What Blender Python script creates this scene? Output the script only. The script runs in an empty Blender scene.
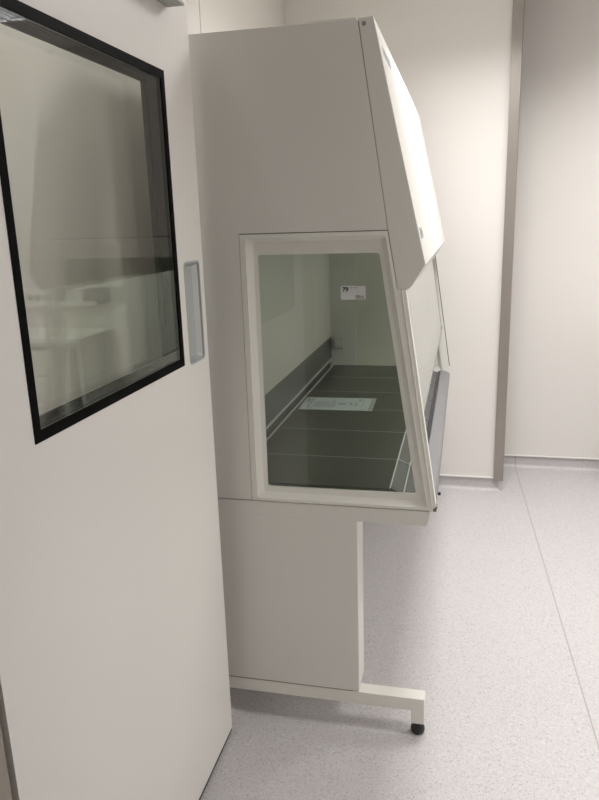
import bpy, bmesh, math, random
from mathutils import Vector, Matrix
random.seed(7)
sc = bpy.context.scene
C = sc.collection

# ------------------------------------------------------------------ materials
def mat(name, col, rough=0.5, metal=0.0, noise=0.0, nscale=40.0, bump=0.0, bscale=200.0, spec=0.5, stretch=None):
    m = bpy.data.materials.new(name); m.use_nodes = True
    nt = m.node_tree; b = nt.nodes['Principled BSDF']
    b.inputs['Base Color'].default_value = (*col, 1)
    b.inputs['Roughness'].default_value = rough
    b.inputs['Metallic'].default_value = metal
    b.inputs['Specular IOR Level'].default_value = spec
    tc = nt.nodes.new('ShaderNodeTexCoord')
    vec = tc.outputs['Object']
    if stretch:
        mp = nt.nodes.new('ShaderNodeMapping'); mp.inputs['Scale'].default_value = stretch
        nt.links.new(vec, mp.inputs['Vector']); vec = mp.outputs['Vector']
    if noise:
        n = nt.nodes.new('ShaderNodeTexNoise'); n.inputs['Scale'].default_value = nscale
        n.inputs['Detail'].default_value = 3
        nt.links.new(vec, n.inputs['Vector'])
        r = nt.nodes.new('ShaderNodeMapRange')
        r.inputs['To Min'].default_value = 1 - noise; r.inputs['To Max'].default_value = 1 + noise
        nt.links.new(n.outputs['Fac'], r.inputs['Value'])
        mx = nt.nodes.new('ShaderNodeMix'); mx.data_type = 'RGBA'; mx.blend_type = 'MULTIPLY'
        mx.inputs['Factor'].default_value = 1
        mx.inputs['A'].default_value = (*col, 1)
        nt.links.new(r.outputs['Result'], mx.inputs['B'])
        nt.links.new(mx.outputs['Result'], b.inputs['Base Color'])
    if bump:
        n2 = nt.nodes.new('ShaderNodeTexNoise'); n2.inputs['Scale'].default_value = bscale
        nt.links.new(vec, n2.inputs['Vector'])
        bp = nt.nodes.new('ShaderNodeBump'); bp.inputs['Strength'].default_value = bump
        bp.inputs['Distance'].default_value = 0.001
        nt.links.new(n2.outputs['Fac'], bp.inputs['Height'])
        nt.links.new(bp.outputs['Normal'], b.inputs['Normal'])
    return m

def glass(name, tint, f0=0.04):
    """architectural glass sheet: see-through with a Schlick reflection on every face"""
    m = bpy.data.materials.new(name); m.use_nodes = True
    nt = m.node_tree; nt.nodes.clear()
    out = nt.nodes.new('ShaderNodeOutputMaterial')
    tr = nt.nodes.new('ShaderNodeBsdfTransparent'); tr.inputs['Color'].default_value = (*tint, 1)
    gl = nt.nodes.new('ShaderNodeBsdfGlossy'); gl.inputs['Roughness'].default_value = 0.0
    gl.inputs['Color'].default_value = (1, 1, 1, 1)
    lw = nt.nodes.new('ShaderNodeLayerWeight'); lw.inputs['Blend'].default_value = 0.5
    pw = nt.nodes.new('ShaderNodeMath'); pw.operation = 'POWER'; pw.inputs[1].default_value = 5
    mr = nt.nodes.new('ShaderNodeMapRange'); mr.inputs['To Min'].default_value = f0; mr.inputs['To Max'].default_value = 1
    mix = nt.nodes.new('ShaderNodeMixShader')
    L = nt.links.new
    L(lw.outputs['Facing'], pw.inputs[0]); L(pw.outputs[0], mr.inputs['Value'])
    L(mr.outputs['Result'], mix.inputs['Fac']); L(tr.outputs[0], mix.inputs[1]); L(gl.outputs[0], mix.inputs[2])
    L(mix.outputs[0], out.inputs['Surface'])
    return m

def emit(name, col, s):
    m = bpy.data.materials.new(name); m.use_nodes = True
    nt = m.node_tree; nt.nodes.clear()
    out = nt.nodes.new('ShaderNodeOutputMaterial'); e = nt.nodes.new('ShaderNodeEmission')
    e.inputs['Color'].default_value = (*col, 1); e.inputs['Strength'].default_value = s
    nt.links.new(e.outputs[0], out.inputs['Surface'])
    return m

def floor_mat():
    m = bpy.data.materials.new('speckled_vinyl'); m.use_nodes = True
    nt = m.node_tree; b = nt.nodes['Principled BSDF']; L = nt.links.new
    tc = nt.nodes.new('ShaderNodeTexCoord')
    v = nt.nodes.new('ShaderNodeTexVoronoi'); v.inputs['Scale'].default_value = 260
    L(tc.outputs['Object'], v.inputs['Vector'])
    sp = nt.nodes.new('ShaderNodeSeparateColor'); L(v.outputs['Color'], sp.inputs[0])
    cr = nt.nodes.new('ShaderNodeValToRGB'); e = cr.color_ramp.elements
    e[0].position = 0.0; e[0].color = (0.42, 0.405, 0.41, 1)
    e[1].position = 1.0; e[1].color = (0.75, 0.73, 0.73, 1)
    for p, c in ((0.05, (0.50, 0.48, 0.485)), (0.12, (0.59, 0.57, 0.575)), (0.3, (0.63, 0.605, 0.61)), (0.75, (0.645, 0.62, 0.625)), (0.92, (0.69, 0.665, 0.67))):
        x = e.new(p); x.color = (*c, 1)
    L(sp.outputs[0], cr.inputs['Fac'])
    n = nt.nodes.new('ShaderNodeTexNoise'); n.inputs['Scale'].default_value = 600
    L(tc.outputs['Object'], n.inputs['Vector'])
    r = nt.nodes.new('ShaderNodeMapRange'); r.inputs['To Min'].default_value = 0.68; r.inputs['To Max'].default_value = 0.98
    L(n.outputs['Fac'], r.inputs['Value'])
    mx = nt.nodes.new('ShaderNodeMix'); mx.data_type = 'RGBA'; mx.blend_type = 'MULTIPLY'; mx.inputs['Factor'].default_value = 1
    L(cr.outputs['Color'], mx.inputs['A']); L(r.outputs['Result'], mx.inputs['B'])
    # welded seam between two sheets of the vinyl
    sx = nt.nodes.new('ShaderNodeSeparateXYZ'); L(tc.outputs['Object'], sx.inputs[0])
    a = nt.nodes.new('ShaderNodeMath'); a.operation = 'MULTIPLY_ADD'; a.inputs[1].default_value = 0.0334; a.inputs[2].default_value = -0.5174
    L(sx.outputs['Y'], a.inputs[0])
    s = nt.nodes.new('ShaderNodeMath'); s.operation = 'ADD'; L(sx.outputs['X'], s.inputs[0]); L(a.outputs[0], s.inputs[1])
    ab = nt.nodes.new('ShaderNodeMath'); ab.operation = 'ABSOLUTE'; L(s.outputs[0], ab.inputs[0])
    lt = nt.nodes.new('ShaderNodeMath'); lt.operation = 'LESS_THAN'; lt.inputs[1].default_value = 0.0026; L(ab.outputs[0], lt.inputs[0])
    mx2 = nt.nodes.new('ShaderNodeMix'); mx2.data_type = 'RGBA'
    mx2.inputs['B'].default_value = (0.37, 0.34, 0.34, 1)
    L(lt.outputs[0], mx2.inputs['Factor']); L(mx.outputs['Result'], mx2.inputs['A'])
    L(mx2.outputs['Result'], b.inputs['Base Color'])
    b.inputs['Roughness'].default_value = 0.42
    return m

M = {}
M['wall'] = mat('cleanroom_wall_panel', (0.76, 0.735, 0.70), 0.42, noise=0.015, nscale=3, bump=0.03, bscale=400)
M['ceiling'] = mat('ceiling_panel', (0.74, 0.72, 0.70), 0.6, noise=0.02, nscale=5)
M['joint'] = mat('panel_joint_sealant', (0.50, 0.43, 0.40), 0.7, noise=0.03)
M['floor'] = floor_mat()
M['door'] = mat('door_enamel', (0.86, 0.84, 0.81), 0.38, noise=0.012, nscale=2.5, bump=0.02, bscale=300)
M['jamb'] = mat('door_frame_enamel', (0.33, 0.295, 0.25), 0.45, noise=0.02)
M['black'] = mat('black_glazing_border', (0.004, 0.004, 0.004), 0.5, noise=0.1, nscale=60, spec=0.04)
M['rubber'] = mat('black_rubber', (0.012, 0.012, 0.012), 0.45, noise=0.1, nscale=60)
M['handle'] = mat('satin_steel_cup', (0.52, 0.54, 0.54), 0.42, metal=0.25, noise=0.03, nscale=30, stretch=(40, 40, 2))
M['closer'] = mat('silver_closer_enamel', (0.34, 0.35, 0.33), 0.4, metal=0.5, noise=0.03)
M['strip'] = mat('brown_grey_steel_post', (0.34, 0.31, 0.28), 0.38, metal=0.65, noise=0.04, nscale=6, stretch=(60, 60, 1))
M['cab'] = mat('cabinet_enamel', (0.69, 0.677, 0.64), 0.42, noise=0.012, nscale=4, bump=0.03, bscale=500)
M['frame'] = mat('cabinet_frame_enamel', (0.75, 0.74, 0.69), 0.4, noise=0.012, nscale=6)
M['inner'] = mat('cabinet_inner_enamel', (0.72, 0.72, 0.68), 0.45, noise=0.01, nscale=5)
M['gap'] = mat('dark_seam', (0.22, 0.205, 0.185), 0.7, noise=0.05)
M['steel'] = mat('brushed_tray_steel', (0.16, 0.16, 0.14), 0.34, metal=0.8, noise=0.05, nscale=8, stretch=(2, 60, 60))
M['rear_steel'] = mat('rear_slot_steel', (0.17, 0.175, 0.18), 0.38, metal=0.7, noise=0.04, nscale=8, stretch=(60, 2, 60))
M['bright_steel'] = mat('bright_steel_edge', (0.58, 0.58, 0.55), 0.35, metal=0.15, noise=0.03)
M['arm_steel'] = mat('armrest_steel', (0.28, 0.28, 0.29), 0.42, metal=0.7, noise=0.03, nscale=10, stretch=(60, 2, 60))
M['dark_steel'] = mat('dark_grille_steel', (0.12, 0.115, 0.115), 0.55, metal=0.0, noise=0.35, nscale=350, spec=0.2)
M['side_glass'] = glass('green_side_glass', (0.875, 0.905, 0.865))
M['sash_glass'] = glass('green_sash_glass', (0.94, 0.965, 0.945))
M['door_glass'] = glass('door_pane_glass', (0.955, 0.962, 0.945), 0.055)
M['edge_glass'] = mat('green_glass_edge', (0.10, 0.14, 0.11), 0.2, noise=0.04)
M['paper'] = mat('laminated_paper', (0.60, 0.65, 0.67), 0.25, noise=0.02)
M['pouch'] = mat('laminating_film', (0.38, 0.43, 0.42), 0.2, noise=0.02)
M['ink'] = mat('grey_print', (0.16, 0.17, 0.18), 0.6, noise=0.05)
M['black_ink'] = mat('black_print', (0.015, 0.015, 0.015), 0.6, noise=0.05)
M['red_ink'] = mat('red_print', (0.45, 0.05, 0.06), 0.6, noise=0.05)
M['sticker'] = mat('white_sticker_film', (0.56, 0.57, 0.56), 0.5, noise=0.02)
M['mark'] = mat('blue_grey_print', (0.46, 0.46, 0.50), 0.6, noise=0.05)
M['socket'] = mat('socket_plastic', (0.50, 0.50, 0.46), 0.5, noise=0.03)
M['bench'] = mat('white_bench_laminate', (0.80, 0.80, 0.77), 0.35, noise=0.02)
M['carcass'] = mat('white_drawer_enamel', (0.60, 0.60, 0.58), 0.45, noise=0.02)
M['trunk'] = mat('trunking_plastic', (0.80, 0.80, 0.78), 0.45, noise=0.02)
M['greybox'] = mat('grey_plastic_box', (0.26, 0.27, 0.26), 0.5, noise=0.03)
M['lamp'] = emit('lamp_diffuser', (0.95, 0.98, 1.0), 2.5)
M['lampframe'] = mat('lamp_housing', (0.75, 0.75, 0.75), 0.4, noise=0.02)

# ------------------------------------------------------------------ mesh helpers
def box(bm, x0, x1, y0, y1, z0, z1, bev=0.0, seg=2):
    vs = [bm.verts.new(p) for p in ((x0,y0,z0),(x1,y0,z0),(x1,y1,z0),(x0,y1,z0),(x0,y0,z1),(x1,y0,z1),(x1,y1,z1),(x0,y1,z1))]
    fs = [bm.faces.new([vs[i] for i in q]) for q in ((3,2,1,0),(4,5,6,7),(0,1,5,4),(1,2,6,5),(2,3,7,6),(3,0,4,7))]
    if bev:
        es = list({e for f in fs for e in f.edges})
        bmesh.ops.bevel(bm, geom=es, offset=bev, segments=seg, affect='EDGES', profile=0.6)

def prism(bm, poly, y0, y1, bev=0.0, axis='y'):
    """polygon (list of 2-D points) extruded between two planes of the given axis"""
    def P(a, b, t): return (a, t, b) if axis == 'y' else ((t, a, b) if axis == 'x' else (a, b, t))
    A = [bm.verts.new(P(a, b, y0)) for a, b in poly]; B = [bm.verts.new(P(a, b, y1)) for a, b in poly]
    n = len(poly)
    fs = [bm.faces.new(A), bm.faces.new(B[::-1])]
    for i in range(n):
        j = (i + 1) % n
        fs.append(bm.faces.new((A[i], B[i], B[j], A[j])))
    bmesh.ops.recalc_face_normals(bm, faces=fs)
    if bev:
        es = list({e for f in fs for e in f.edges})
        bmesh.ops.bevel(bm, geom=es, offset=bev, segments=2, affect='EDGES', profile=0.6)

def lathe(bm, prof, cx, cy, n=28):
    rings = []
    for r, z in prof:
        if r < 1e-6: rings.append([bm.verts.new((cx, cy, z))])
        else: rings.append([bm.verts.new((cx + r*math.cos(2*math.pi*i/n), cy + r*math.sin(2*math.pi*i/n), z)) for i in range(n)])
    for a, b in zip(rings, rings[1:]):
        for i in range(n):
            j = (i + 1) % n
            if len(a) == 1 and len(b) > 1: bm.faces.new((a[0], b[j], b[i]))
            elif len(b) == 1 and len(a) > 1: bm.faces.new((a[i], a[j], b[0]))
            elif len(a) > 1: bm.faces.new((a[i], a[j], b[j], b[i]))

def rounded(poly, r, n=4):
    """round the corners of a convex polygon, n+1 points per corner"""
    out = []
    k = len(poly)
    for i in range(k):
        p = Vector(poly[i]); a = (Vector(poly[i-1]) - p).normalized(); b = (Vector(poly[(i+1) % k]) - p).normalized()
        p0 = p + a*r; p1 = p + b*r
        for t in range(n + 1):
            t /= n
            q = (1-t)**2*p0 + 2*t*(1-t)*p + t*t*p1
            out.append((q.x, q.y))
    return out

def ring_plate(bm, outer, inners, P):
    """flat plate with holes; P maps 2-D points to 3-D. Returns (outer verts, [inner verts])"""
    loops = []
    es = []
    for lp in [outer] + inners:
        vs = [bm.verts.new(P(*p)) for p in lp]
        for i in range(len(vs)): es.append(bm.edges.new((vs[i], vs[(i+1) % len(vs)])))
        loops.append(vs)
    bmesh.ops.triangle_fill(bm, use_beauty=True, use_dissolve=False, edges=es)
    return loops

def bridge(bm, A, B):
    n = len(A)
    for i in range(n):
        j = (i + 1) % n
        bm.faces.new((A[i], A[j], B[j], B[i]))

def shift(bm, loop, P, pts=None):
    return [bm.verts.new(P(*p)) for p in pts]

def obj(name, bm, m, parent=None, smooth=False, off=None):
    bmesh.ops.recalc_face_normals(bm, faces=bm.faces[:])
    me = bpy.data.meshes.new(name); bm.to_mesh(me); bm.free()
    if smooth:
        for p in me.polygons: p.use_smooth = True
    me.materials.append(m)
    o = bpy.data.objects.new(name, me); C.objects.link(o)
    if parent:
        o.parent = parent
        base = parent
        tot = Vector(parent.location)
        if parent.parent: tot += Vector(parent.parent.location)
        o.location = -tot
    return o

def single(name, fn, m, parent=None, smooth=False):
    bm = bmesh.new(); fn(bm); return obj(name, bm, m, parent, smooth)

def bx(name, x0, x1, y0, y1, z0, z1, m, parent=None, bev=0.0):
    bm = bmesh.new(); box(bm, x0, x1, y0, y1, z0, z1, bev); return obj(name, bm, m, parent)

def tag(o, label=None, cat=None, group=None, kind=None):
    if label: o['label'] = label
    if cat: o['category'] = cat
    if group: o['group'] = group
    if kind: o['kind'] = kind
    return o

def empty(name, loc):
    o = bpy.data.objects.new(name, None); C.objects.link(o); o.location = loc; o.empty_display_size = 0.1
    return o

def struct(o, label=None, cat=None):
    return tag(o, label, cat, kind='structure')

# ------------------------------------------------------------------ room shell
CEIL = 2.80
XL, XR, YF, YB, YS = -1.0, 2.6, 0.80, 4.56, 4.12     # left wall, right wall, doorway wall, recessed back wall, projecting back wall
XS = 0.208                                            # where the projecting wall ends
struct(bx('floor', -1.6, XR + .1, -2.1, YB + .1, -.08, 0, M['floor']), 'pale grey speckled vinyl floor with one welded seam', 'floor')
struct(bx('ceiling', -1.6, XR + .1, -2.1, YB + .1, CEIL, CEIL + .08, M['ceiling']), 'plain white ceiling of the lab', 'ceiling')
PB = 0.082                                            # lower edge of the wall panels above the coved skirting
def wall(name, x0, x1, y0, y1, label, joints=()):
    w = struct(bx(name, x0, x1, y0, y1, PB, CEIL, M['wall']), label, 'wall')
    for a in joints:
        single('panel_joint', lambda bm: box(bm, *a), M['joint'], w)
    return w
wall('wall_left', XL - .1, XL, YF, YB, 'off-white panel wall behind the safety cabinet', [(XL - .002, XL + .0012, 2.757, 2.763, PB, CEIL)])
wall('wall_back_left', XL, XS, YS, YB, 'projecting off-white wall section beyond the cabinet')
wall('wall_back_right', XS, XR, YB, YB + .1, 'recessed off-white wall to the right of the steel corner post')
wall('wall_right', XR, XR + .1, YF, YB, 'off-white wall on the right side of the lab')
# doorway wall with the opening the picture is taken through
OX0, OX1, OZ = -0.74, 0.36, 2.30
def front(bm):
    box(bm, XL - .1, OX0, .62, YF, 0, CEIL)
    box(bm, OX1, XR + .1, .62, YF, 0, CEIL)
    box(bm, OX0, OX1, .62, YF, OZ, CEIL)
struct(single('wall_front', front, M['wall']), 'off-white wall around the lab doorway', 'wall')
def dframe(bm):
    box(bm, OX0, -.704, .60, .816, 0, OZ, .002)
    box(bm, OX1 - .03, OX1, .60, .816, 0, OZ, .002)
    box(bm, -.704, OX1 - .03, .60, .816, OZ - .03, OZ, .002)
struct(single('trim_2', dframe, M['jamb']), 'beige frame around the doorway', 'door frame')
# corridor behind the camera
struct(bx('wall_corridor_left', -1.6, -1.5, -2.0, .62, 0, CEIL, M['wall']), 'off-white wall of the corridor', 'wall')
struct(bx('wall_corridor_right', 1.3, 1.4, -2.0, .62, 0, CEIL, M['wall']), 'off-white wall at the right of the corridor', 'wall')
struct(bx('wall_corridor_back', -1.6, 1.4, -2.1, -2.0, 0, CEIL, M['wall']), 'off-white wall at the back of the corridor', 'wall')

# coved vinyl skirting: floor sheet curling up the walls
def cove(name, p0, p1, nrm, label):
    """quarter-round cove along p0-p1, standing out from the wall line in direction nrm"""
    H, R, T = PB, 0.022, 0.003
    prof = [(-.006, 0.0), (-.006, H), (T, H), (T, R + .001)]
    for i in range(1, 7):
        a = math.pi/2*i/6
        prof.append((T + R*(1 - math.cos(a)), .001 + R*(1 - math.sin(a))))
    prof.append((T + R + .006, 0.0))
    bm = bmesh.new()
    A = [bm.verts.new((p0[0] + nrm[0]*d, p0[1] + nrm[1]*d, z)) for d, z in prof]
    B = [bm.verts.new((p1[0] + nrm[0]*d, p1[1] + nrm[1]*d, z)) for d, z in prof]
    bm.faces.new(A); bm.faces.new(B[::-1])
    for i in range(len(prof)):
        j = (i + 1) % len(prof); bm.faces.new((A[i], B[i], B[j], A[j]))
    struct(obj(name, bm, M['floor']), label, 'baseboard')
cove('baseboard_left', (XL - .008, YF), (XL - .008, YS + .008), (1, 0), 'speckled coved skirting along the wall behind the cabinet')
cove('baseboard_back_left', (XL, YS + .008), (XS + .036, YS + .008), (0, -1), 'speckled coved skirting below the projecting wall')
cove('baseboard_back_right', (XS, YB + .008), (XR, YB + .008), (0, -1), 'speckled coved skirting below the recessed wall')
cove('baseboard_shaft', (XS + .030, YS), (XS + .030, YB), (1, 0), 'speckled coved skirting on the side of the projecting wall')
cove('baseboard_right', (XR + .008, YF), (XR + .008, YB), (-1, 0), 'speckled coved skirting along the right wall')
# steel corner post at the end of the projecting wall
def post(bm):
    prism(bm, [(XS, YS - .012), (XS + .052, YS - .012), (XS + .056, YS - .008), (XS + .056, YB), (XS, YB)], .067, CEIL, axis='z')
struct(single('trim_1', post, M['strip']), 'brown-grey steel corner post at the end of the wall', 'corner post')
def lipl(bm): box(bm, XL, XS, YS - .006, YS, PB - .004, PB + .004, .001)
struct(single('trim_3', lipl, M['bench']), 'thin pale lip at the foot of the projecting wall', 'trim')
def lipr(bm): box(bm, XS + .056, XR, YB - .006, YB, PB - .004, PB + .004, .001)
struct(single('trim_4', lipr, M['bench']), 'thin pale lip at the foot of the recessed wall', 'trim')

# ------------------------------------------------------------------ ceiling lights
def lamp(name, x0, x1, y0, y1, label, m, power, spread=140, col=(1, .98, .965), group=None):
    t = empty(name, ((x0+x1)/2, (y0+y1)/2, CEIL))
    def fr(bm):
        w = .03
        box(bm, x0, x1, y0, y0+w, CEIL-.03, CEIL, .002); box(bm, x0, x1, y1-w, y1, CEIL-.03, CEIL, .002)
        box(bm, x0, x0+w, y0+w, y1-w, CEIL-.03, CEIL, .002); box(bm, x1-w, x1, y0+w, y1-w, CEIL-.03, CEIL, .002)
        for k in range(1, 4):
            xx = x0 + (x1-x0)*k/4; box(bm, xx-.006, xx+.006, y0+w, y1-w, CEIL-.03, CEIL-.004)
        yy = (y0+y1)/2; box(bm, x0+w, x1-w, yy-.006, yy+.006, CEIL-.03, CEIL-.004)
    single('lamp_frame', fr, M['lampframe'], t)
    single('diffuser', lambda bm: box(bm, x0+.03, x1-.03, y0+.03, y1-.03, CEIL-.008, CEIL-.002), m, t)
    ld = bpy.data.lights.new('lamp_light', 'AREA'); ld.shape = 'RECTANGLE'; ld.size = x1 - x0 - .08; ld.size_y = y1 - y0 - .08
    ld.energy = power; ld.color = col; ld.spread = math.radians(spread)
    lo = bpy.data.objects.new('lamp_light', ld); C.objects.link(lo); lo.parent = t; lo.location = (0, 0, -.012)
    return tag(t, label, 'ceiling light', group)
lamp('ceiling_light', .99, 1.59, 3.33, 3.93, 'square louvred ceiling light above the far lab bench', M['lamp'], 25, 150)
lamp('ceiling_light', -.16, .40, 2.62, 3.22, 'square louvred ceiling light over the front of the cabinet', M['lamp'], 43, 150)
lamp('ceiling_light', .99, 1.59, 1.40, 2.00, 'square louvred ceiling light nearest the doorway, right of the cabinet', M['lamp'], 36, 140)
lamp('ceiling_light', -.97, -.79, .95, 1.75, 'added slim fill light between the open door and the left wall', M['lamp'], 5, 60)  # added lamp, brightens the space seen through the door glass
lamp('corridor_fill_light', -.3, .3, -1.3, -.7, 'added square fill light in the corridor behind the doorway', M['lamp'], 4.5)  # unseen lamp, added as dim front fill for the cabinet side

# ------------------------------------------------------------------ open door
DX = -0.703; DT = 0.05
door = empty('door_1', (DX - DT/2, .835, 0)); struct(door, 'open off-white door with a black-edged window', 'door')
WY0, WY1, WZ0, WZ1 = 0.997, 1.666, 1.265, 1.973
HY0, HY1, HZ0, HZ1 = 1.705, 1.816, 1.256, 1.527
def leaf(bm):
    hole = [(WY0, WZ0), (WY1, WZ0), (WY1, WZ1), (WY0, WZ1)]
    cup = rounded([(HY0+.004, HZ0+.004), (HY1-.004, HZ0+.004), (HY1-.004, HZ1-.004), (HY0+.004, HZ1-.004)], .016)
    out = [(.83, .014), (1.845, .014), (1.845, 2.26), (.83, 2.26)]
    F = ring_plate(bm, out, [hole, cup], lambda a, b: (DX, a, b))
    Bk = ring_plate(bm, out, [hole], lambda a, b: (DX - DT, a, b))
    bridge(bm, F[0], Bk[0]); bridge(bm, F[1], Bk[1])
    # pocket for the cup pull
    cb = [bm.verts.new((DX - .018, a, b)) for a, b in cup]
    bridge(bm, F[2], cb); bm.faces.new(cb)
single('leaf', leaf, M['door'], door)
def glz(bm):
    w = .020
    o_ = [(WY0, WZ0), (WY1, WZ0), (WY1, WZ1), (WY0, WZ1)]
    i_ = [(WY0+w, WZ0+w), (WY1-w, WZ0+w), (WY1-w, WZ1-w), (WY0+w, WZ1-w)]
    r_ = [(WY0+.012, WZ0+.012), (WY1-.012, WZ0+.012), (WY1-.012, WZ1-.012), (WY0+.012, WZ1-.012)]
    A = ring_plate(bm, o_, [i_], lambda a, b: (DX + .0015, a, b))
    D = ring_plate(bm, o_, [i_], lambda a, b: (DX - DT - .0015, a, b))
    bridge(bm, A[0], D[0])
    A2 = [bm.verts.new((DX - .007, a, b)) for a, b in i_]; bridge(bm, A[1], A2)
    A3 = [bm.verts.new((DX - .007, a, b)) for a, b in r_]; bridge(bm, A2, A3)
    D2 = [bm.verts.new((DX - DT + .007, a, b)) for a, b in i_]; bridge(bm, D[1], D2)
    D3 = [bm.verts.new((DX - DT + .007, a, b)) for a, b in r_]; bridge(bm, D2, D3)
    bridge(bm, A3, D3)
gf = single('window_frame', glz, M['black'], door); gf['label'] = 'black border around the door window'
for s, x in (('front', DX), ('back', DX - DT + .005)):
    bx('window_pane', x - .005, x - .0005, WY0 + .0205, WY1 - .0205, WZ0 + .0205, WZ1 - .0205, M['door_glass'], door)
def spacer(bm):
    for xa in (DX - .012,):
        w = .014
        box(bm, xa-.03, xa-.024, WY0+.013, WY0+.013+w, WZ0+.013, WZ1-.013)
        box(bm, xa-.03, xa-.024, WY1-.013-w, WY1-.013, WZ0+.013, WZ1-.013)
        box(bm, xa-.03, xa-.024, WY0+.013+w, WY1-.013-w, WZ0+.013, WZ0+.013+w)
        box(bm, xa-.03, xa-.024, WY0+.013+w, WY1-.013-w, WZ1-.013-w, WZ1-.013)
single('glazing_spacer', spacer, M['black'], door)
def cupf(bm):
    o_ = rounded([(HY0, HZ0), (HY1, HZ0), (HY1, HZ1), (HY0, HZ1)], .016)
    i1 = rounded([(HY0+.005, HZ0+.005), (HY1-.005, HZ0+.005), (HY1-.005, HZ1-.005), (HY0+.005, HZ1-.005)], .014)
    i2 = rounded([(HY0+.008, HZ0+.014), (HY1-.018, HZ0+.014), (HY1-.018, HZ1-.014), (HY0+.008, HZ1-.014)], .006)
    P = lambda d: (lambda a, b: (DX + d, a, b))
    a0 = [bm.verts.new(P(.0002)(*p)) for p in o_]; a = [bm.verts.new(P(.0012)(*p)) for p in o_]
    b = [bm.verts.new(P(.0012)(*p)) for p in i1]; c = [bm.verts.new(P(-.004)(*p)) for p in i1]; d = [bm.verts.new(P(-.016)(*p)) for p in i2]
    bridge(bm, a0, a); bridge(bm, a, b); bridge(bm, b, c); bridge(bm, c, d); bm.faces.new(d)
hd = single('handle', cupf, M['handle'], door); hd['label'] = 'flush satin steel pull handle'
def closer(bm):
    box(bm, DX, DX + .040, 1.20, 1.716, 2.122, 2.185, .003)
    box(bm, DX, DX + .044, 1.20, 1.718, 2.120, 2.127, .002)
dc = single('door_closer', closer, M['closer'], door); dc['label'] = 'grey door closer housing'
ds = bx('bottom_seal', DX - DT + .004, DX - .001, .835, 1.842, .003, .014, M['rubber'], door); ds['label'] = 'dark seal under the door'
def hinges(bm):
    for z in (.25, 1.15, 2.0):
        t = bmesh.ops.create_cone(bm, cap_ends=True, segments=16, radius1=.007, radius2=.007, depth=.09)
        bmesh.ops.translate(bm, verts=t['verts'], vec=(DX - .03, .823, z))
single('hinge', hinges, M['closer'], door)

# ------------------------------------------------------------------ safety cabinet
Y0, Y1 = 1.93, 3.82
cab = empty('safety_cabinet', (-.45, 2.87, 0))
tag(cab, 'off-white microbiological safety cabinet with glazed ends, on a stand', 'safety cabinet')
XB = -.86                                    # back of the cabinet
# upper housing with its end plates
def housing(bm):
    prism(bm, [(XB, 1.593), (-.2065, 1.593), (-.2835, 2.108), (XB, 2.111)], Y0 + .03, Y1 - .03, .003)
hs = single('upper_housing', housing, M['cab'], cab)
def toplip(bm): box(bm, -.41, -.283, Y0 + .002, Y1 - .002, 2.109, 2.1165, .002)
single('top_cover', toplip, M['frame'], hs)
# dark shadow gaps behind the seams
for a, b in ((Y0 + .004, Y0 + .035), (Y1 - .035, Y1 - .004)):
    single('seam', lambda bm: prism(bm, [(-.210, 1.595), (-.2865, 2.106), (-.275, 2.106), (-.199, 1.591), (-.174, 1.432), (-.182, 1.432)], a, b), M['gap'], hs)
    single('seam', lambda bm: box(bm, -.62, -.21, a, b, 1.585, 1.593), M['gap'], hs)
    single('seam', lambda bm: box(bm, XB + .01, -.080, a, b, .7835, .789), M['gap'], hs)
# canopy: slanted front hood
canopy_poly = [(-.2785, 2.113), (-.240, 2.115), (-.101, 1.497), (-.136, 1.441), (-.141, 1.435), (-.149, 1.431), (-.1757, 1.430), (-.2022, 1.591)]
def canopy(bm): prism(bm, canopy_poly, Y0, Y1, .0022)
cn = single('canopy', canopy, M['cab'], cab)
def screw(bm):
    t = bmesh.ops.create_cone(bm, cap_ends=True, segments=20, radius1=.0055, radius2=.0045, depth=.004, matrix=Matrix.Rotation(math.pi/2, 4, 'X'))
    bmesh.ops.translate(bm, verts=t['verts'], vec=(-.2635, Y0 - .001, 2.099))
s_ = single('screw', screw, M['gap'], cn); s_['label'] = 'dark fixing screw'
# marks printed on the canopy front (too small to read): letter-like strokes in the plane of the hood
fa, fb = Vector((-.240, 0, 2.115)), Vector((-.101, 0, 1.497))
fd = (fb - fa).normalized(); fn = Vector((-fd.z, 0, fd.x))
if fn.x < 0: fn = -fn
def stroke(bm, y0, y1, s0, s1):
    ps = []
    for off in (.0002, .0008):
        for (y, s) in ((y0, s0), (y1, s0), (y1, s1), (y0, s1)):
            p = fa + fd*s + fn*off; ps.append(bm.verts.new((p.x, y, p.z)))
    for q in ((0,1,2,3),(7,6,5,4),(0,4,5,1),(1,5,6,2),(2,6,7,3),(3,7,4,0)): bm.faces.new([ps[i] for i in q])
def logo(bm):
    y = 2.015; H = .026; s = .054; t = .005
    for ch in range(7):
        w = .021
        stroke(bm, y, y + t, s, s + H)
        if ch % 2 == 0: stroke(bm, y + t, y + w, s, s + .006)
        if ch % 3 != 1: stroke(bm, y + t, y + w, s + H/2 - .003, s + H/2 + .003)
        if ch % 2 == 1: stroke(bm, y + w - t, y + w, s, s + H)
        if ch % 3 == 1: stroke(bm, y + t, y + w, s + H - .006, s + H)
        y += w + .009
single('logo', logo, M['mark'], cn)
def model(bm):
    s = .535; H = .030
    stroke(bm, 1.975, 1.985, s, s + H)
    for k in range(3):
        y = 1.998 + k*.030
        stroke(bm, y, y + .006, s, s + H); stroke(bm, y + .018, y + .024, s, s + H)
        stroke(bm, y + .006, y + .018, s, s + .007); stroke(bm, y + .006, y + .018, s + H - .007, s + H)
single('logo', model, M['mark'], cn)

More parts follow.
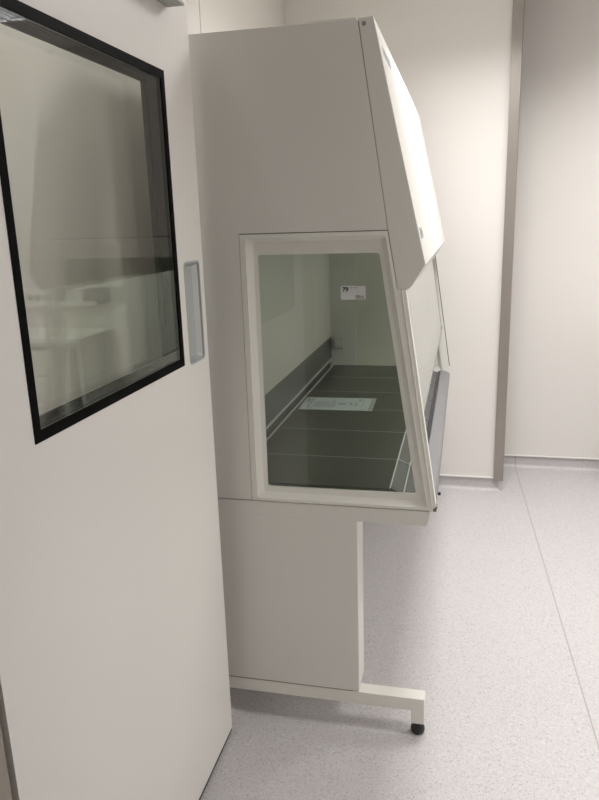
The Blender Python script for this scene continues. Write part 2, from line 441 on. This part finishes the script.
# glazed ends
FO = [(-.621, .786), (-.074, .786), (-.061, .800), (-.1535, 1.430), (-.1765, 1.430), (-.2035, 1.588), (-.621, 1.588)]
L1 = [(-.604, .795), (-.0865, .795), (-.209, 1.577), (-.604, 1.577)]
def deeper(q, k): return [(x*k, 1.62 + (z - 1.62)*k) for x, z in q]
L2 = deeper([(-.582, .817), (-.1005, .815), (-.2205, 1.566), (-.582, 1.567)], 1.0078)
L3 = deeper([(-.5695, .835), (-.119, .836), (-.226, 1.531), (-.5695, 1.531)], 1.0088)
L4 = [(-.590, .805), (-.100, .805), (-.215, 1.550), (-.590, 1.550)]
def end_frame(y, s):
    """s = +1: outer face at y looks towards -Y; s = -1 mirrored"""
    def f(bm):
        P = lambda d: (lambda a, b: (a, y + s*d, b))
        F = ring_plate(bm, FO, [rounded(L1, .006)], P(0))
        l2 = [bm.verts.new(P(.004)(*p)) for p in rounded(L1, .006)]
        la = [bm.verts.new(P(.016)(*p)) for p in rounded(L2, .007)]
        lb = [bm.verts.new(P(.018)(*p)) for p in rounded(L3, .009)]
        lc = [bm.verts.new(P(.026)(*p)) for p in rounded(L3, .009)]; ld_ = [bm.verts.new(P(.036)(*p)) for p in rounded(L4, .009)]
        Bk = ring_plate(bm, FO, [rounded(L1, .006)], P(.036))
        bridge(bm, F[0], Bk[0]); bridge(bm, F[1], l2); bridge(bm, l2, la); bridge(bm, la, lb); bridge(bm, lb, lc); bridge(bm, lc, ld_); bridge(bm, ld_, Bk[1])
    return f
for y, s in ((Y0, 1), (Y1, -1)):
    fr = single('window_frame', end_frame(y, s), M['frame'], cab)
    a, b = sorted((y + s*.0185, y + s*.0235))
    single('window_pane', lambda bm: prism(bm, rounded([(-.580, .822), (-.1145, .822), (-.2235, 1.546), (-.580, 1.546)], .009), a, b), M['side_glass'], fr)
    ya, yb = sorted((y, y + s*.036))
    single('side_panel', lambda bm: prism(bm, [(XB, .786), (-.6225, .786), (-.6225, 1.5905), (-.2032, 1.5905), (-.2797, 2.110), (XB, 2.113)], ya, yb, .0012), M['cab'], cab)
    # raised rib along the slanted front post
    pr = [(-.0735, .80), (-.0700, .80), (-.1625, 1.428), (-.166, 1.428)]
    a, b = sorted((y - s*.0018, y + s*.002))
    single('front_rib', lambda bm: prism(bm, pr, a, b, .0006), M['frame'], fr)
# sticker on the near pane (its square code is left blank)
sx0, sx1, sz0, sz1 = -.336, -.266, 1.4025, 1.4405
ys = Y0 + .0185
st = bx('sticker', sx0, sx1, ys - .0006, ys - .0001, sz0, sz1, M['sticker'], cab); st['label'] = 'white sticker with the number 79'
def text(name, body, x, z, size, m, parent, y, bold=0.0):
    cu = bpy.data.curves.new(name, 'FONT'); cu.body = body; cu.size = size; cu.extrude = .0001; cu.offset = bold
    tmp = bpy.data.objects.new(name, cu); C.objects.link(tmp)
    dg = bpy.context.evaluated_depsgraph_get()
    me = bpy.data.meshes.new_from_object(tmp.evaluated_get(dg)); bpy.data.objects.remove(tmp)
    me.transform(Matrix.Translation((x, y, z)) @ Matrix.Rotation(math.pi/2, 4, 'X'))
    me.materials.clear(); me.materials.append(m)
    o = bpy.data.objects.new(name, me); C.objects.link(o); o.parent = parent
    tot = Vector(parent.location) + (Vector(parent.parent.location) if parent.parent else Vector())
    o.location = -tot
    return o
text('number_print', '79', sx0 + .0045, sz1 - .0155, .0175, M['black_ink'], st, ys - .0012, .0004)
text('small_print', 'HF 11001', sx0 + .026, sz1 - .0065, .0055, M['ink'], st, ys - .0007)
text('brand_print', 'Bod', sx0 + .0485, sz0 + .0055, .010, M['black_ink'], st, ys - .0007)
def rl(bm):
    box(bm, sx0+.042, sx0+.0440, ys-.0008, ys-.0006, sz0+.0055, sz0+.0125); box(bm, sx0+.0452, sx0+.0472, ys-.0008, ys-.0006, sz0+.0055, sz0+.0125)
single('red_print', rl, M['red_ink'], st)
single('rule_print', lambda bm: box(bm, sx0+.042, sx0+.066, ys-.0008, ys-.0006, sz0+.0026, sz0+.0042), M['ink'], st)

# work chamber
XI = -.712; ZW = .833; YA, YZ = Y0 + .037, Y1 - .037
def rear(bm):
    box(bm, XI - .02, XI, YA, YZ, .994, 1.60)
single('rear_wall', rear, M['inner'], cab)
single('chamber_ceiling', lambda bm: box(bm, XI - .02, -.215, YA, YZ, 1.545, 1.585), M['inner'], cab)
rs = single('rear_slot_panel', lambda bm: prism(bm, [(XI - .018, .873), (XI + .001, .873), (XI + .001, .994), (XI - .018, .994)], YA, YZ), M['rear_steel'], cab)
rs['label'] = 'dark steel strip along the rear wall'
single('slot_lip', lambda bm: box(bm, XI - .006, XI + .008, YA, YZ, .867, .875, .001), M['bright_steel'], rs)
single('slot_back', lambda bm: box(bm, XI - .018, XI - .008, YA, YZ, .80, .869), M['dark_steel'], rs)
NT = 6
e0, pitch = 1.925, .310
for k in range(NT):
    a = max(e0 + pitch*k, YA) ; b = min(e0 + pitch*(k+1), YZ)
    def tray(bm):
        prism(bm, [(-.700, .815), (-.700, ZW + .004), (-.696, ZW + .004), (-.694, ZW), (-.2015, ZW), (-.2015, .815)], a + .0012, b - .0012, .0008)
    tr = single('work_tray', tray, M['steel'], cab)
    single('tray_edge', lambda bm: box(bm, -.7015, -.6935, a + .001, b - .001, ZW + .0030, ZW + .006), M['bright_steel'], tr)
    if k: single('tray_edge', lambda bm: box(bm, -.690, -.2015, a - .0006, a + .0010, ZW - .001, ZW + .0006), M['bright_steel'], tr)
    def gr(bm):
        prism(bm, [(-.1985, ZW + .001), (-.1945, ZW + .001), (-.160, .815), (-.160, .81), (-.1985, .826)], a + .0025, b - .0025)
        prism(bm, [(-.157, .815), (-.122, .797), (-.122, .79), (-.157, .808)], a + .0025, b - .0025)
    g = single('front_grille', gr, M['dark_steel'], cab)
    def gb(bm):
        box(bm, -.2012, -.1965, a + .001, b - .001, ZW - .002, ZW + .0025)          # bright rim at the tray front
        box(bm, -.1610, -.1570, a + .001, b - .001, .811, .8175)
        for yy in (a, b):
            if YA + .01 < yy < YZ - .01:
                prism(bm, [(-.198, ZW + .0025), (-.120, .7985), (-.120, .795), (-.198, ZW - .001)], yy - .003, yy + .003)
    single('grille_rim', gb, M['bright_steel'], g)
# seams between trays
single('tray_support', lambda bm: box(bm, -.70, -.20, YA, YZ, .80, .814), M['bright_steel'], cab)
single('sump', lambda bm: box(bm, XI - .02, -.066, YA, YZ, .784, .793), M['dark_steel'], cab)
# armrest along the front opening
def arm(bm):
    prism(bm, [(-.1115, .793), (-.1125, .806), (-.1115, .8115), (-.107, .8130), (-.070, .8035), (-.062, .797), (-.060, .787), (-.1115, .785)], YA, YZ, .0008)
ar = single('armrest', arm, M['arm_steel'], cab); ar['label'] = 'grey steel armrest along the front opening'
def armin(bm):
    prism(bm, [(-.1128, .8120), (-.1285, .8000), (-.1275, .796), (-.1128, .800)], YA, YZ)
single('armrest_inner_edge', armin, M['dark_steel'], ar)
# sash window
def onl(z, o=0.0):                            # x on the slanted front line
    return -.061 + (z - .80)*(-.1535 + .061)/(1.43 - .80) + o
def sash(bm):
    za, zb = 1.055, 1.52
    prism(bm, [(onl(za, -.012), za), (onl(za, -.006), za), (onl(zb, -.006), zb), (onl(zb, -.012), zb)], Y0 + .006, Y1 - .006)
sw = single('sash_window', sash, M['sash_glass'], cab)
def sedge(bm):
    prism(bm, [(onl(1.055, -.0125), 1.0525), (onl(1.055, -.0055), 1.0525), (onl(1.055, -.0055), 1.0555), (onl(1.055, -.0125), 1.0555)], Y0 + .007, Y1 - .007)
single('sash_edge', sedge, M['edge_glass'], sw)
def seal(bm):
    for yy in (Y1 - .004,):
        prism(bm, [(onl(.83, -.004), .83), (onl(.83, .0035), .83), (onl(1.43, .0035), 1.43), (onl(1.43, -.004), 1.43)], yy, yy + .008)
sl = single('sash_seal', seal, M['rubber'], cab); sl['label'] = 'black seal on the far front edge'
# power socket on the far inner wall
def sock(bm): box(bm, -.700, -.642, YZ - .014, YZ - .0005, .927, .988, .004)
so = single('socket', sock, M['socket'], cab)
def inner_end(bm): box(bm, XI - .018, -.571, YZ - .0005, YZ + .004, .80, 1.55)
single('inner_end_panel', inner_end, M['inner'], cab)
single('inner_end_panel', lambda bm: box(bm, XI - .018, -.596, YA - .004, YA + .0005, .80, 1.55), M['inner'], cab)
single('socket_flap', lambda bm: box(bm, -.690, -.652, YZ - .017, YZ - .013, .934, .980, .002), M['inner'], so)
# back skin of the cabinet
single('back_panel', lambda bm: box(bm, XB, XB + .02, Y0 + .051, Y1 - .051, .786, 1.59), M['cab'], cab)

# stand
def rail(bm):
    prism(bm, [(XB + .01, .736), (-.089, .736), (-.083, .744), (-.077, .783), (XB + .01, .783)], Y0 + .001, Y1 - .001, .002)
single('base_rail', rail, M['cab'], cab)
cp = single('corner_cap', lambda bm: prism(bm, [(-.070, .783), (-.060, .783), (-.0565, .797), (-.060, .799)], Y0 + .003, Y0 + .028), M['gap'], cab)
for y, s in ((Y0, 1), (Y1, -1)):
    ya, yb = sorted((y + s*.001, y + s*.112))
    def lp(bm):
        box(bm, -.80, -.2925, ya, yb, .1425, .7375, .003)
    lg = single('leg_panel', lp, M['cab'], cab)
    single('leg_foot_plate', lambda bm: box(bm, -.79, -.315, ya + .003, yb - .003, .1385, .143), M['gap'], lg)
    ya, yb = sorted((y + s*.003, y + s*.051))
    q = 0 if s > 0 else -.04
    def fb_(bm):
        prism(bm, [(-.82, .045), (-.780, .045), (-.780, .094), (-.127 + q, .094), (-.127 + q, .046), (-.085 + q, .046), (-.085 + q, .1385), (-.82, .1385)], ya, yb, .0025)
    single('foot_bar', fb_, M['frame'], cab)
    for fx in (-.106 + q, -.80):
        ft = single('foot', lambda bm: lathe(bm, [(0, 0), (.017, 0), (.021, .004), (.023, .012), (.022, .020), (.017, .027), (.012, .030), (.012, .046), (0, .046)], fx, (ya+yb)/2), M['rubber'], cab, True)
        ft['label'] = 'black levelling foot'

def knob(bm):
    t = bmesh.ops.create_cone(bm, cap_ends=True, segments=18, radius1=.0045, radius2=.0055, depth=.026, matrix=Matrix.Rotation(math.pi/2, 4, 'Y'))
    bmesh.ops.translate(bm, verts=t['verts'], vec=(-.067, 2.15, .753))
kn = single('drain_knob', knob, M['rubber'], cab); kn['label'] = 'small black drain knob'

# ------------------------------------------------------------------ laminated sheet lying in the chamber
sh = empty('laminated_sheet', (-.525, 2.935, ZW)); sh.rotation_euler = (0, 0, math.radians(1.2))
tag(sh, 'laminated A4 notice lying on the steel work surface inside the cabinet', 'notice')
def local(name, fn, m, parent):
    bm = bmesh.new(); fn(bm); o = obj(name, bm, m); o.parent = parent; return o
local('film', lambda bm: prism(bm, rounded([(-.160, -.108), (.160, -.108), (.160, .108), (-.160, .108)], .006), .0004, .0011, axis='z'), M['pouch'], sh)
local('paper_sheet', lambda bm: box(bm, -.157, .140, -.104, .104, .0011, .0014), M['paper'], sh)
def prt(bm):
    r = random.Random(3)
    for k in range(9):                       # a column of text lines running across the sheet
        x = -.100 + k*.0105
        box(bm, x, x + .003, -.062, -.062 + r.uniform(.07, .13), .0014, .0016)
    box(bm, -.128, -.1255, -.07, .075, .0014, .0016)
    box(bm, -.145, -.139, .03, .075, .0014, .0016)
    for k in range(5): box(bm, .0 + k*.007, .004 + k*.007, -.015, .012, .0014, .0016)
    box(bm, .052, .060, -.012, .018, .0014, .0016); box(bm, .078, .083, -.03, .02, .0014, .0016)
    box(bm, .083, .098, .062, .08, .0014, .0016); box(bm, .108, .1095, -.07, .08, .0014, .0016)
local('print', prt, M['ink'], sh)

# ------------------------------------------------------------------ lab bench mirrored in the door glass
bn = empty('lab_bench', (1.7, 4.3, 0)); tag(bn, 'white lab bench with a thick worktop below the socket trunking', 'bench')
single('worktop', lambda bm: box(bm, 1.02, 2.58, 4.06, 4.545, .885, .920, .003), M['bench'], bn)
single('side_panel', lambda bm: box(bm, 1.04, 1.07, 4.09, 4.40, 0, .885, .003), M['bench'], bn)
for lx in (1.04, 2.50):
    for ly in ((4.43,) if lx < 2 else (4.09, 4.43)):
        single('leg', lambda bm: box(bm, lx, lx + .04, ly, ly + .06, 0, .885, .003), M['bench'], bn)
def apron(bm):
    box(bm, 1.07, 2.50, 4.10, 4.13, .85, .885, .002); box(bm, 1.08, 2.50, 4.44, 4.47, .845, .885, .002)
    box(bm, 2.505, 2.535, 4.15, 4.43, .845, .885, .002)
single('apron', apron, M['carcass'], bn)
dr = empty('drawer_unit', (1.40, 4.3, 0)); tag(dr, 'white drawer unit standing under the lab bench', 'drawer unit')
single('carcass', lambda bm: box(bm, 1.17, 1.64, 4.13, 4.49, .09, .838, .003), M['carcass'], dr)
single('plinth', lambda bm: box(bm, 1.19, 1.62, 4.16, 4.47, 0, .09), M['greybox'], dr)
for k in range(4):
    z1 = .828 - k*.18
    d_ = single('drawer', lambda bm: box(bm, 1.176, 1.634, 4.108, 4.13, z1 - .172, z1, .003), M['bench'], dr)
    def hnd(bm):
        box(bm, 1.30, 1.51, 4.075, 4.087, z1 - .055, z1 - .043, .003)
        for q in (1.31, 1.488): box(bm, q, q + .012, 4.085, 4.110, z1 - .054, z1 - .044)
    single('drawer_handle', hnd, M['trunk'], d_)
tk = empty('socket_trunking', (1.85, YB, 1.14)); tag(tk, 'white wall trunking with a row of round sockets above the bench', 'trunking')
single('channel', lambda bm: box(bm, 1.12, 2.58, YB - .06, YB, 1.08, 1.20, .004), M['trunk'], tk)
for x in (1.215, 1.40, 1.46, 1.52, 1.58, 1.64, 2.1, 2.16, 2.22, 2.28):
    def sk(bm):
        t = bmesh.ops.create_cone(bm, cap_ends=True, segments=20, radius1=.022, radius2=.022, depth=.008, matrix=Matrix.Rotation(math.pi/2, 4, 'X'))
        bmesh.ops.translate(bm, verts=t['verts'], vec=(x, YB - .063, 1.145))
    single('socket', sk, M['greybox'], tk)
gbx = empty('control_box', (1.03, YB, 1.16)); tag(gbx, 'small grey box on the wall left of the socket trunking', 'control box')
single('housing', lambda bm: box(bm, .95, 1.12, YB - .05, YB, 1.11, 1.21, .004), M['greybox'], gbx)
single('lid', lambda bm: box(bm, .955, 1.115, YB - .056, YB - .05, 1.115, 1.205, .002), M['greybox'], gbx)

# ------------------------------------------------------------------ camera, world, colour
R_, U_, F_ = (0.97397208, 0.22467032, -0.03002723), (-0.02752189, 0.24870902, 0.96818716), (-0.22499096, 0.94216085, -0.24841899)
cd = bpy.data.cameras.new('camera'); co = bpy.data.objects.new('camera', cd); C.objects.link(co)
co.matrix_world = Matrix(((R_[0], U_[0], -F_[0], 0.0), (R_[1], U_[1], -F_[1], 0.0), (R_[2], U_[2], -F_[2], 1.62), (0, 0, 0, 1)))
cd.sensor_fit = 'VERTICAL'; cd.sensor_height = 24.0; cd.lens = 696.66*24.0/800; cd.clip_start = .02
cd.shift_x = 0.0
sc.camera = co
w = bpy.data.worlds.new('world'); sc.world = w; w.use_nodes = True
w.node_tree.nodes['Background'].inputs['Color'].default_value = (0.9, 0.92, 1, 1)
w.node_tree.nodes['Background'].inputs['Strength'].default_value = 0.05
sc.view_settings.view_transform = 'Standard'; sc.view_settings.look = 'None'
sc.view_settings.gamma = 1; sc.view_settings.use_curve_mapping = False
sc.view_settings.exposure = -0.33
sc.cycles.use_denoising = True
sc.cycles.max_bounces = 14; sc.cycles.diffuse_bounces = 6; sc.cycles.glossy_bounces = 8; sc.cycles.transparent_max_bounces = 32
sc.cycles.caustics_reflective = False
sc.cycles.sample_clamp_indirect = 4.0
